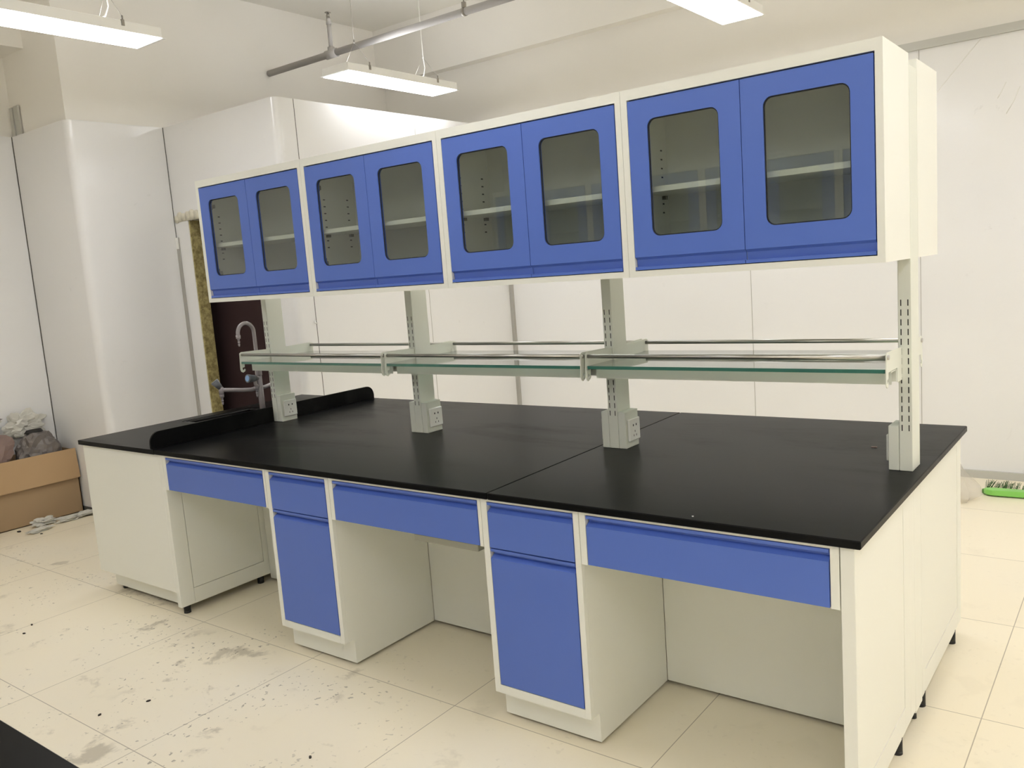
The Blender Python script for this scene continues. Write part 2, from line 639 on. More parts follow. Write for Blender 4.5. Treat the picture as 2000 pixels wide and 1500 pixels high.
# joints, tracks and corner trims of the lining
tr = []
def trim(x0, x1, y0, y1, z0, z1, m_):
    structure(MB().box(x0, x1, y0, y1, z0, z1).build('trim_%d' % (5 + len(tr)), m_))
    tr.append(1)
trim(-0.747, -0.715, 3.985, 4.012, 0, ZP, M['seam'])                 # inner corner
trim(1.502, 1.506, 4.0105, 4.012, 0.05, ZP - 0.05, M['seam'])
trim(2.668, 2.672, 4.0105, 4.012, 0.05, ZP - 0.05, M['seam'])
trim(-0.747, -0.7455, 1.739, 1.743, 0, ZP, M['seam_dark'])
trim(-0.747, -0.7455, 2.918, 2.922, 0, ZP, M['seam'])
trim(-0.7, XR_, 3.995, 4.0125, ZP - 0.048, ZP + 0.004, M['track'])    # top track
trim(-0.7, XR_, 3.990, 4.0125, 0, 0.05, M['track'])                    # floor track
trim(-2.897, -2.893, 0.848, 0.8515, 0, ZP, M['seam_dark'])
trim(-2.0695, -2.066, YD - 0.004, YD - 0.0005, 0, ZP, M['seam_dark'])
trim(-2.0695, -2.035, YD - 0.010, YD - 0.0005, 0, 2.015, M['seam'])
trim(-2.0695, -2.035, YD - 0.014, YD - 0.0105, 1.93, 2.015, M['plate'])
trim(-2.87, -2.12, 0.846, 0.8515, 0, 0.035, M['seam_dark'])
# a length of metal channel standing on the lining beside the column
tag(MB().box(-2.885, -2.84, 0.855, 0.878, 2.836, 3.04).box(-2.835, -2.765, 0.862, 0.878, 2.836, 3.045).build('metal_channel', M['track']), 'short grey metal channel standing above the wall panels in the left corner', 'metal channel')

# plastic-film creases on the back wall panel
def film_crease(pts, label):
    mb = MB()
    mb.tube(pts, 0.0022, 5)
    tag(mb.build('film_crease', M['plate']), label, 'plastic film', 'creases in the protective film on the back wall')
film_crease([(3.02, 4.011, 2.78), (2.90, 4.011, 2.65), (2.784, 4.011, 2.52), (2.70, 4.011, 2.43)], 'long slanting crease in the film on the back wall beside the right wall cabinet')
film_crease([(3.159, 4.011, 2.499), (3.135, 4.011, 2.45), (3.113, 4.011, 2.41)], 'shorter of the two white creases right of the bright spot, the left one')
film_crease([(3.232, 4.011, 2.46), (3.20, 4.011, 2.38), (3.16, 4.011, 2.311)], 'white crease nearest the right picture edge, on the back wall')

# ------------------------------------------------------------------ ceiling lamps
def make_lamp(cx, y0, z, label):
    y1 = y0 + 1.18
    wd = 0.135
    t = thing('pendant_light', (cx, (y0 + y1) / 2, z), label, 'ceiling lamp', 'rectangular pendant lamps hung across the room')
    h = MB()
    h.box(cx - wd, cx + wd, y0 + 0.012, y1 - 0.012, z + 0.004, z + 0.058, 0.003)
    h.build('housing', M['lamp_housing'], t)
    MB().box(cx - wd, cx + wd, y0 - 0.008, y0 + 0.012, z, z + 0.004).build('end_lip', M['lamp_housing'], t)
    MB().box(cx - wd, cx + wd, y1 - 0.012, y1 + 0.008, z, z + 0.004).build('end_lip', M['lamp_housing'], t)
    MB().box(cx - 0.10, cx + 0.10, y0 + 0.05, y1 - 0.05, z + 0.0575, z + 0.060).build('added_uplight_strip', M['added_uplight'], t)  # made-up glowing strip on the housing, added to lift the dark ceiling
    d = MB()
    d.box(cx - wd + 0.006, cx + wd - 0.006, y0 + 0.016, y1 - 0.016, z - 0.002, z + 0.0035)
    d.build('diffuser', M['diffuser'], t)
    for yy in (y0 + 0.22, y0 + 0.94):
        for sx in (-1, 1):
            c = MB()
            c.box(cx + sx * (wd + 0.001) - 0.003, cx + sx * (wd + 0.001) + 0.003, yy - 0.009, yy + 0.009, z + 0.03, z + 0.062)
            c.cyl((cx + sx * (wd + 0.001), yy, z + 0.060), (cx + sx * (wd + 0.001), yy, z + 0.082), 0.005, 0.005, 8)
            c.build('clip', M['wire'], t)
        wv = MB()
        wv.tube([(cx - wd, yy, z + 0.08), (cx, yy, z + 0.245)], 0.0013, 5)
        wv.tube([(cx + wd, yy, z + 0.08), (cx, yy, z + 0.245)], 0.0013, 5)
        wv.cyl((cx, yy, z + 0.238), (cx, yy, z + 0.262), 0.006, 0.004, 8)
        wv.tube([(cx, yy, z + 0.26), (cx, yy, ZC)], 0.0016, 5)
        wv.build('hanging_wire', M['wire'], t)
    cd = MB()
    yy = y0 + 0.94
    cd.tube([(cx, yy - 0.08, z + 0.058), (cx + 0.01, yy - 0.06, z + 0.085), (cx + 0.02, yy - 0.03, z + 0.10), (cx + 0.012, yy + 0.0, z + 0.16), (cx + 0.003, yy, z + 0.26), (cx + 0.003, yy, ZC)], 0.0038, 7)
    cd.cyl((cx, yy - 0.115, z + 0.062), (cx + 0.0, yy - 0.06, z + 0.064), 0.012, 0.010, 8)
    cd.build('power_cord', M['cord'], t)
    return t

LZ = 3.03
lamp0 = make_lamp(-0.69, 2.08, LZ, 'lit rectangular pendant lamp over the left end of the wall cabinets, seen whole')
LY = lamp0.location.y
def lamp(x, y, label):
    return copy_thing(lamp0, (x, y, LZ), label)
lamp(-0.735, 0.742 - 0.59, 'lit pendant lamp cut off by the top left corner of the picture')
lamp(1.81, LY - 0.01, 'lit pendant lamp cut off by the top edge of the picture, above the right cabinets')
k = 0
for x in (-0.70, 1.82, 4.34, 6.70):
    for y in (LY, 0.15, -2.38, -4.85):
        if (x < 0 and y != -2.38) or (x == 1.82 and y in (LY, -4.85)):
            continue
        k += 1
        lamp(x, y, 'lit pendant lamp outside the picture, row %s from the back, column %s' % (['one', 'two', 'three', 'four'][[LY, 0.15, -2.38, -4.85].index(y)], ['one', 'two', 'three', 'four'][[-0.70, 1.82, 4.34, 6.70].index(x)]))

# sprinkler pipe
sp = thing('sprinkler_pipe', (-2.11, 2.66, 3.378), 'grey sprinkler pipe running below the ceiling from the left wall', 'pipe')
py, pz = 2.66, 3.378
MB().cyl((-2.118, py, pz), (7.9, py, pz), 0.026, seg=20).build('pipe', M['pipe'], sp)
MB().cyl((-1.385, py, pz), (-1.265, py, pz), 0.034, seg=20).cyl((-1.325, py, pz), (-1.325, py, pz + 0.05), 0.028, seg=16).build('tee_fitting', M['pipe'], sp)
MB().cyl((-1.325, py, pz + 0.04), (-1.325, py, 3.63), 0.0165, seg=14).cyl((-1.325, py, 3.60), (-1.325, py, 3.65), 0.021, 0.017, seg=12).build('riser', M['pipe'], sp)
MB().cyl((-1.325, py, 3.645), (-1.325, py, 3.69), 0.008, seg=8).cyl((-1.325, py, 3.688), (-1.325, py, 3.693), 0.024, seg=12).tube([(-1.340, py, 3.65), (-1.345, py, 3.67), (-1.327, py, 3.69)], 0.003, 6).tube([(-1.310, py, 3.65), (-1.305, py, 3.67), (-1.323, py, 3.69)], 0.003, 6).build('sprinkler_head', M['wire'], sp)
for hx in (0.05, 3.0, 6.0):
    MB().cyl((hx - 0.012, py, pz), (hx + 0.012, py, pz), 0.030, seg=16).cyl((hx, py, pz + 0.028), (hx, py, ZC), 0.004, seg=6).box(hx - 0.012, hx + 0.012, py - 0.012, py + 0.012, pz + 0.03, pz + 0.065).build('hanger', M['wire'], sp)

# ------------------------------------------------------------------ island bench: worktops
H = 0.85
T = 0.0235
D = 1.53
XS0, XS1, XM0, XM1, XE = -0.726, 0.0305, 2.119, 2.101, 3.336   # XM0 front, XM1 back of the board joint
def board(mb, pts, z0=H - T, z1=H, bev=0.003):
    mb.prism(pts, 'z', z0, z1, bev)
# sink board with its opening
hx0, hx1, hy0, hy1 = -0.635, -0.125, 0.565, 1.045
g = 0.0012
sb = MB()
def plate_z(mb, x0, x1, y0, y1, a0, a1, b0, b1, z0, z1):
    for (u0, u1, v0, v1) in ((x0, a0, y0, y1), (a1, x1, y0, y1), (a0, a1, y0, b0), (a0, a1, b1, y1)):
        mb.box(u0, u1, v0, v1, z0, z1)
plate_z(sb, XS0, XS1 - g, 0, D, hx0, hx1, hy0, hy1, H - T, H)
tag(sb.build('sink_worktop', M['counter']), 'black worktop board of the sink end with a rectangular sink opening', 'worktop')
mb = MB(); board(mb, [(XS1 + g, 0), (XM0 - g, 0), (XM1 - g, D), (XS1 + g, D)])
tag(mb.build('worktop', M['counter']), 'long black worktop board from the low upright strip to the joint in the middle', 'worktop', 'black worktop boards of the island bench')
mb = MB(); board(mb, [(XM0 + g, 0), (XE, 0), (XE, D), (XM1 + g, D)])
tag(mb.build('worktop', M['counter']), 'black worktop board at the right end, nearest the camera', 'worktop', 'black worktop boards of the island bench')

# low upright strip between sink and dry bench
sl = []
r_ = 0.055
for (cy, a0, a1) in ((0.008 + r_, 180, 90), (1.516 - r_, 90, 0)):
    for k in range(9):
        a = math.radians(a0 + (a1 - a0) * k / 8)
        sl.append((cy + r_ * math.cos(a), 0.932 - r_ + r_ * math.sin(a)))
sl = [(0.008, H)] + sl + [(1.516, H)]
tag(MB().prism(sl, 'x', -0.013, -0.001, 0.0008).build('splash_board', M['counter']), 'low black upright strip with rounded corners beside the sink', 'splash board')

# sink basin
sk = thing('sink', (-0.38, 0.805, H), 'black rectangular drop-in sink under the lab tap', 'sink')
mb = MB()
e = 0.003
X0, X1, Y0, Y1 = hx0 + e, hx1 - e, hy0 + e, hy1 - e
zb_ = 0.62
mb.box(X0, X0 + 0.012, Y0, Y1, zb_, H - 0.002)
mb.box(X1 - 0.012, X1, Y0, Y1, zb_, H - 0.002)
mb.box(X0, X1, Y0, Y0 + 0.012, zb_, H - 0.002)
mb.box(X0, X1, Y1 - 0.012, Y1, zb_, H - 0.002)
mb.box(X0, X1, Y0, Y1, zb_ - 0.01, zb_)
mb.build('basin', M['sink'], sk)
mb = MB()
for zz, q in ((H - 0.006, 0.012), (H - 0.020, 0.03)):
    mb.box(X0 + 0.012, X0 + 0.012 + q, Y0 + 0.012, Y1 - 0.012, zz - 0.005, zz, 0.001)
    mb.box(X0 + 0.012, X1 - 0.012, Y1 - 0.012 - q, Y1 - 0.012, zz - 0.005, zz, 0.001)
mb.build('ledge', M['sink'], sk)
MB().cyl((-0.38, 0.8, zb_), (-0.38, 0.8, zb_ + 0.004), 0.035, seg=20).build('drain', M['steel'], sk)

# ------------------------------------------------------------------ lab tap
tx, ty = -0.069, 0.728
tp = thing('lab_tap', (tx, ty, H), 'grey three-outlet lab tap with a gooseneck spout beside the sink', 'tap')
MB().cyl((tx, ty, H), (tx, ty, H + 0.012), 0.028, seg=20).cyl((tx, ty, H + 0.01), (tx, ty, 1.118), 0.0165, 0.0155, seg=18).cyl((tx, ty, 1.112), (tx, ty, 1.152), 0.0185, seg=8, smooth=False).build('column', M['tap'], tp)
pts = [(tx, ty, 1.145), (tx, ty, 1.25), (tx, ty, 1.33)]
rr = 0.052
for k in range(1, 14):
    a = PI * k / 14
    pts.append((tx, ty - rr + rr * math.cos(a), 1.352 + 0.056 * math.sin(a)))
pts += [(tx, ty - 2 * rr, 1.35), (tx, ty - 2 * rr, 1.338)]
MB().tube(pts, 0.0105, 14).build('spout', M['tap'], tp)
def nozzle(x, y, z, parent):
    mb = MB()
    mb.cyl((x, y, z + 0.002), (x, y, z - 0.018), 0.0135, 0.012, 12)
    zz = z - 0.018
    for r0, r1 in ((0.0075, 0.0045), (0.0070, 0.0045), (0.0062, 0.0035)):
        mb.cyl((x, y, zz), (x, y, zz - 0.014), r0, r1, 10)
        zz -= 0.014
    mb.build('nozzle', M['tap'], parent)
nozzle(tx, ty - 2 * rr, 1.345, tp)
# front valve
MB().tube([(tx, ty, 1.095), (tx, ty - 0.028, 1.098)], 0.013, 12).tube([(tx, ty - 0.01, 1.05), (tx, ty - 0.028, 1.062), (tx, ty - 0.030, 1.09)], 0.010, 10).build('front_valve', M['tap'], tp)
hv = MB().cyl((tx, ty - 0.024, 1.097), (tx, ty - 0.076, 1.104), 0.017, 0.024, 16).build('handle', M['tap_knob'], tp)
MB().cyl((tx, ty - 0.0758, 1.104), (tx, ty - 0.0785, 1.1043), 0.017, seg=18).build('cap', M['tap_blue'], hv)
nozzle(tx, ty - 0.026, 1.052, tp)
# side arms, curving forward to a valve each side
for sy in (-1, 1):
    ax, ay = -0.135, ty + sy * 0.205
    arm = [(tx, ty, 1.045), (tx - 0.025, ty + sy * 0.04, 1.036), (tx - 0.042, ty + sy * 0.09, 1.040), (tx - 0.055, ty + sy * 0.15, 1.050), (ax, ay, 1.058)]
    MB().tube(arm, 0.0115, 12).cyl((ax, ay, 1.074), (ax, ay, 1.034), 0.0135, 0.0135, 12).build('arm', M['tap'], tp)
    h0 = Vector((ax, ay, 1.066))
    dr = Vector((-0.35, sy * 0.45, 0.82)).normalized()
    MB().cyl(h0, h0 + dr * 0.05, 0.013, 0.023, 14).cyl(h0 + dr * 0.05, h0 + dr * 0.054, 0.023, 0.019, 14).build('handle', M['tap_knob'], tp)
    nozzle(ax, ay, 1.036, tp)

# ------------------------------------------------------------------ front cabinets of the bench
YFc = 0.015       # plane of the cabinet fronts
FH = H - T - 0.0003        # top of the carcasses
YK = 0.552        # back panels of the knee spaces

def grip_front(mb, x0, x1, z0, z1, y=YFc - 0.001):
    """drawer or door front with the recessed finger grip along its top"""
    prof = [(y, z0), (y, z1 - 0.034), (y + 0.020, z1 - 0.0225), (y + 0.020, z1 - 0.0105), (y + 0.001, z1 - 0.010), (y, z1), (y + 0.024, z1), (y + 0.024, z0)]
    mb.prism(prof, 'x', x0, x1)

def foot(x, y, parent, top=0.05, r=0.017):
    MB().cyl((x, y, 0.0), (x, y, 0.012), r * 1.03, r, 18).cyl((x, y, 0.012), (x, y, top), r, seg=18).build('levelling_foot', M['black'], parent)

def base_cabinet(x0, x1, label):
    t = thing('base_cabinet', ((x0 + x1) / 2, 0.3, 0), label, 'cabinet', 'narrow blue-fronted cabinets under the bench')
    sl_, sr = 0.026, 0.0225
    b = MB()
    ys = YFc + 0.0201
    side = [(ys, 0.116), (0.068, 0.116), (0.068, 0.012), (YK, 0.012), (YK, FH), (ys, FH)]
    b.prism(side, 'x', x0 + 0.001, x0 + 0.013)
    b.prism(side, 'x', x1 - 0.013, x1 - 0.001)
    b.box(x0 + 0.013, x1 - 0.013, 0.068, 0.080, 0.012, 0.116)
    b.box(x0 + 0.013, x1 - 0.013, YFc + 0.0201, YK - 0.012, 0.1161, 0.130)
    b.box(x0 + 0.013, x1 - 0.013, YK - 0.012, YK, 0.012, FH)
    b.box(x0 + 0.013, x1 - 0.013, YFc + 0.03, YK - 0.012, FH - 0.012, FH)
    b.box(x0 + 0.001, x0 + sl_, YFc, YFc + 0.02, 0.116, FH, 0.0006)
    b.box(x1 - sr, x1 - 0.001, YFc, YFc + 0.02, 0.116, FH, 0.0006)
    b.box(x0 + sl_, x1 - sr, YFc, YFc + 0.02, 0.116, 0.1475)
    b.box(x0 + sl_, x1 - sr, YFc, YFc + 0.02, 0.8155, FH)
    b.build('body', M['white'], t)
    MB().box(x0 + sl_, x1 - sr, YFc + 0.0265, YFc + 0.03, 0.131, FH - 0.013).build('inner_shadow_panel', M['gap'], t)
    d = MB(); grip_front(d, x0 + sl_ + 0.003, x1 - sr - 0.003, 0.6525, 0.813)
    d.build('drawer', M['blue'], t)
    d = MB(); grip_front(d, x0 + sl_ + 0.003, x1 - sr - 0.003, 0.1505, 0.6480)
    d.build('door', M['blue'], t)
    for fx in (x0 + 0.05, x1 - 0.05):
        for fy in (0.12, 0.50):
            foot(fx, fy, t, 0.014, 0.02)
    return t
base_cabinet(0.8775, 1.287, 'narrow cabinet with a blue drawer over a blue door, the one further from the camera')
base_cabinet(2.0764, 2.477, 'narrow cabinet with a blue drawer over a blue door, the one nearer the camera')

def knee_unit(x0, x1, dl, dr_, label, tray=False):
    t = thing('drawer_unit', ((x0 + x1) / 2, 0.3, 0), label, 'drawer unit', 'wide blue drawers over the knee spaces')
    b = MB()
    b.box(x0 + 0.001, dl - 0.003, YFc, YFc + 0.02, 0.650, FH, 0.0006)
    b.box(dr_ + 0.003, x1 - 0.001, YFc, YFc + 0.02, 0.650, FH, 0.0006)
    b.box(dl - 0.003, dr_ + 0.003, YFc, YFc + 0.02, 0.8155, FH)
    b.box(x0 + 0.002, x0 + 0.010, YFc + 0.02, YK, 0.655, FH)
    b.box(x1 - 0.010, x1 - 0.002, YFc + 0.02, YK, 0.655, FH)
    b.build('frame', M['white'], t)
    d = MB(); grip_front(d, dl, dr_, 0.6525, 0.813)
    dd = d.build('drawer', M['blue'], t)
    bx = MB()
    bx.box(dl + 0.012, dr_ - 0.012, YFc + 0.024, 0.47, 0.672, 0.682)
    bx.box(dl + 0.012, dl + 0.024, YFc + 0.024, 0.47, 0.682, 0.78)
    bx.box(dr_ - 0.024, dr_ - 0.012, YFc + 0.024, 0.47, 0.682, 0.78)
    bx.box(dl + 0.012, dr_ - 0.012, 0.46, 0.47, 0.682, 0.78)
    bx.build('drawer_box', M['grey_white'], dd)
    MB().box(x0 + 0.001, x1 - 0.001, YK, YK + 0.014, 0.014, FH).build('back_panel', M['white'], t)
    for fx in (x0 + 0.06, x1 - 0.06):
        foot(fx, YK + 0.08, t, 0.05, 0.015)
        MB().box(fx - 0.02, fx + 0.02, YK + 0.013, YK + 0.10, 0.045, 0.06).build('foot_bracket', M['white'], t)
    if tray:
        MB().box(1.672, 1.990, 0.085, 0.20, 0.596, 0.622, 0.002).box(1.69, 1.70, 0.10, 0.18, 0.622, 0.6715).box(1.965, 1.975, 0.10, 0.18, 0.622, 0.6715).build('metal_tray', M['alu'], t)
    return t
knee_unit(0.0735, 0.8775, 0.103, 0.859, 'blue drawer over the knee space next to the plain sink-end cabinet')
knee_unit(1.287, 2.0764, 1.313, 2.058, 'wide blue drawer over the knee space between the two narrow cabinets', tray=True)
knee_unit(2.477, 3.278, 2.504, 3.251, 'wide blue drawer over the open knee space at the right end of the bench')

# plain cabinet under the sink board
t = thing('sink_cabinet', (-0.32, 0.76, 0), 'plain white cabinet at the far left end under the sink board', 'cabinet')
b = MB()
b.box(-0.709, 0.040, YFc, YFc + 0.02, 0.116, FH, 0.001)
b.box(-0.709, -0.697, YFc + 0.02, 1.505, 0.116, FH)
b.box(-0.697, 0.0705, 1.493, 1.505, 0.05, FH)
b.box(-0.66, 0.040, 0.068, 0.080, 0.025, 0.116)
b.box(-0.66, -0.648, 0.080, 1.45, 0.025, 0.116)
b.box(-0.697, 0.04, YFc + 0.02, 1.493, 0.116, 0.126)
b.build('body', M['white'], t)
b = MB()
# side frame towards the knee space: sheet with a fitted panel
b.box(0.040, 0.0725, YFc, 0.092, 0.040, FH, 0.0015)
b.box(0.0605, 0.0725, 0.092, 0.520, 0.040, 0.118)
b.box(0.0605, 0.0725, 0.520, 1.505, 0.040, FH)
b.box(0.0605, 0.0725, 0.092, 0.520, 0.815, FH)
b.build('side_frame', M['white'], t)
MB().box(0.0625, 0.0715, 0.0945, 0.5175, 0.1205, 0.8125).build('side_panel', M['white'], t)
MB().box(0.0590, 0.0605, 0.085, 0.525, 0.110, 0.82).build('panel_shadow_backing', M['gap'], t)
for fx, fy in ((0.052, 0.055), (0.052, 0.50), (-0.62, 0.10), (-0.62, 1.40)):
    foot(fx, fy, t, 0.045)

# end of the bench: two framed end panels and the filler over the service gap
def end_panel(y0, y1, i0, i1, label, leg=False):
    t = thing('end_panel', (3.30, (y0 + y1) / 2, 0), label, 'end panel', 'white end panels of the bench')
    b = MB()
    zz0 = 0.052
    b.box(3.280, 3.316, y0, i0, zz0, FH, 0.001)
    b.box(3.280, 3.316, i1, y1, zz0, FH, 0.001)
    b.box(3.280, 3.316, i0, i1, zz0, 0.130)
    b.box(3.280, 3.316, i0, i1, 0.790, FH)
    b.build('frame', M['white'], t)
    MB().box(3.284, 3.3145, i0 + 0.0015, i1 - 0.0015, 0.1325, 0.7885, 0.0006).build('panel', M['white'], t)
    for fy in (y0 + 0.040, y1 - 0.125):
        foot(3.300, fy, t, 0.056)
    return t
end_panel(YFc, 0.620, 0.075, 0.545, 'white framed end panel at the front right corner of the bench')
end_panel(0.790, 1.505, 0.84, 1.43, 'white framed end panel at the rear right corner of the bench')
t = thing('service_cover', (3.30, 0.70, 0), 'narrow white upright cover between the two end panels of the bench', 'cover panel')
MB().box(3.285, 3.3155, 0.6215, 0.690, 0.052, FH, 0.001).box(3.285, 3.3155, 0.6915, 0.7885, 0.040, FH, 0.001).build('cover', M['white'], t)
foot(3.296, 0.735, t, 0.044, 0.012)
# rear carcass closing the far half of the bench
t = thing('rear_cabinet_run', (1.7, 1.3, 0), 'white closed cabinet run under the far side of the bench', 'cabinet')
MB().box(0.085, 3.270, 1.10, 1.505, 0.012, FH).build('body', M['white'], t)

# ------------------------------------------------------------------ rack posts
PY0, PY1 = 0.745, 0.850
PX = [(-0.001, 0.040), (1.092, 1.135), (2.169, 2.211), (3.262, 3.302)]
PTOP = 2.125
def post(i, label, left, right):
    x0, x1 = PX[i]
    t = thing('rack_post', ((x0 + x1) / 2, (PY0 + PY1) / 2, H), label, 'post', 'slotted posts carrying the glass shelves and wall cabinets')
    b = MB()
    b.box(x0, x1, PY0, PY1, H, PTOP, 0.0015)
    b.slot(1)
    for k in range(14):
        z1 = 1.409 - 0.0312 * k
        for sx in (x0 + 0.0075, x1 - 0.0075 - 0.004):
            b.box(sx, sx + 0.0032, PY0 - 0.0004, PY0 + 0.003, z1 - 0.020, z1)
            b.box(sx, sx + 0.0032, PY1 - 0.003, PY1 + 0.0004, z1 - 0.020, z1)
    b.build('column', [M['post_white'], M['gap']], t)
    for sgn, on in ((-1, left), (1, right)):
        if not on:
            continue
        e0 = x0 - 0.034 if sgn < 0 else x1 + 0.0012
        e1 = x0 - 0.0012 if sgn < 0 else x1 + 0.034
        bx = MB()
        bx.box(e0, e1, PY0 + 0.001, PY1 - 0.001, H, 0.998, 0.0015)
        box_ = bx.build('socket_box', M['post_white'], t)
        f0 = e0 - 0.010 if sgn < 0 else e1
        f1 = e0 if sgn < 0 else e1 + 0.010
        pm = MB()
        y0, y1 = PY0 + 0.014, PY1 - 0.004
        z0, z1 = 0.876, 0.966
        pm.box(min(f0, f1), max(f0, f1), y0, y1, z0, z1, 0.003)
        pm.slot(1)
        fx = f1 if sgn > 0 else f0
        for (dy, dz, ry, rz_) in ((-0.012, 0.018, 0.0032, 0.0042), (0.012, 0.018, 0.0032, 0.0042), (0.0, -0.008, 0.0016, 0.004), (-0.010, -0.024, 0.0016, 0.004), (0.010, -0.024, 0.0016, 0.004)):
            cy, cz = (y0 + y1) / 2 + dy, (z0 + z1) / 2 + dz
            pm.box(fx - 0.002, fx + sgn * 0.0004 if sgn > 0 else fx + 0.002, cy - ry, cy + ry, cz - rz_, cz + rz_) if sgn > 0 else pm.box(fx - 0.0004, fx + 0.002, cy - ry, cy + ry, cz - rz_, cz + rz_)
        pm.build('socket_plate', [M['plate'], M['gap']], box_)
    return t
posts = [post(0, 'slotted white post standing at the low black strip beside the sink', False, True),
         post(1, 'slotted white post with socket boxes between the left and middle glass shelves', True, True),
         post(2, 'slotted white post with socket boxes between the middle and right glass shelves', True, True),
         post(3, 'slotted white end post at the right, socket box on its left side only', True, False)]

# ------------------------------------------------------------------ glass shelves
def shelf(i, label):
    xa = PX[i][1] - 0.0095
    xb = PX[i + 1][0] + 0.0090
    t = thing('glass_shelf', ((xa + xb) / 2, 0.80, 1.15), label, 'glass shelf', 'glass shelves between the posts')
    yc_ = (PY0 + PY1) / 2
    def yy(v, s_):
        return v if s_ < 0 else 2 * yc_ - v
    for bxp in (xa, xb):
        for s_ in (-1, 1):
            prof = [(0.7449, 1.152), (0.7449, 1.258), (0.560, 1.262), (0.549, 1.256), (0.545, 1.170), (0.549, 1.158), (0.560, 1.152), (0.573, 1.158), (0.576, 1.168), (0.571, 1.171), (0.566, 1.165), (0.560, 1.165), (0.558, 1.178), (0.572, 1.180), (0.575, 1.199), (0.685, 1.199), (0.687, 1.152)]
            pr = [(yy(a, s_), z) for a, z in prof]
            MB().prism(pr, 'x', bxp - 0.0012, bxp + 0.0012).build('bracket', M['post_white'], t)
    for s_ in (-1, 1):
        ry = yy(0.565, s_)
        MB().cyl((xa - 0.006, ry, 1.247), (xb + 0.006, ry, 1.247), 0.0078, seg=20).build('guard_rail', M['steel'], t)
        a, b_ = sorted((yy(0.618, s_), yy(0.684, s_)))
        m_ = MB()
        m_.box(xa + 0.0015, xb - 0.0015, a, b_, 1.192, 1.196)
        fr = a if s_ < 0 else b_ - 0.003
        m_.box(xa + 0.0015, xb - 0.0015, fr, fr + 0.003, 1.155, 1.192)
        bk = b_ - 0.003 if s_ < 0 else a
        m_.box(xa + 0.0015, xb - 0.0015, bk, bk + 0.003, 1.155, 1.192)
        m_.build('support_beam', M['post_white'], t)
    gm = MB()
    x0, x1, y0, y1 = xa + 0.004, xb - 0.004, 0.553, 2 * yc_ - 0.553
    # notch the sheet round the posts by stopping it between them
    xp0, xp1 = PX[i][1] + 0.002, PX[i + 1][0] - 0.002
    ya_, yb_ = PY0 - 0.003, PY1 + 0.003
    gm.prism([(x0, y0), (x1, y0), (x1, ya_), (xp1, ya_), (xp1, yb_), (x1, yb_), (x1, y1), (x0, y1), (x0, yb_), (xp0, yb_), (xp0, ya_), (x0, ya_)], 'z', 1.199, 1.211)
    o = gm.build('glass_sheet', [M['shelf_glass'], M['glass_edge']], t)
    for p in o.data.polygons:
        p.material_index = 0 if abs(p.normal.z) > 0.5 else 1
    # clear of the post faces
    return t
for i in range(3):
    shelf(i, ['left glass shelf with steel guard rails, next to the lab tap', 'middle glass shelf with steel guard rails', 'right glass shelf with steel guard rails, longest in the picture'][i])

# ------------------------------------------------------------------ wall cabinets
CW, CD, CH = 0.829, 0.306, 0.619
CX = [-0.0143, 0.8147, 1.6437, 2.4727]
CY, CZ = 0.436, 1.537

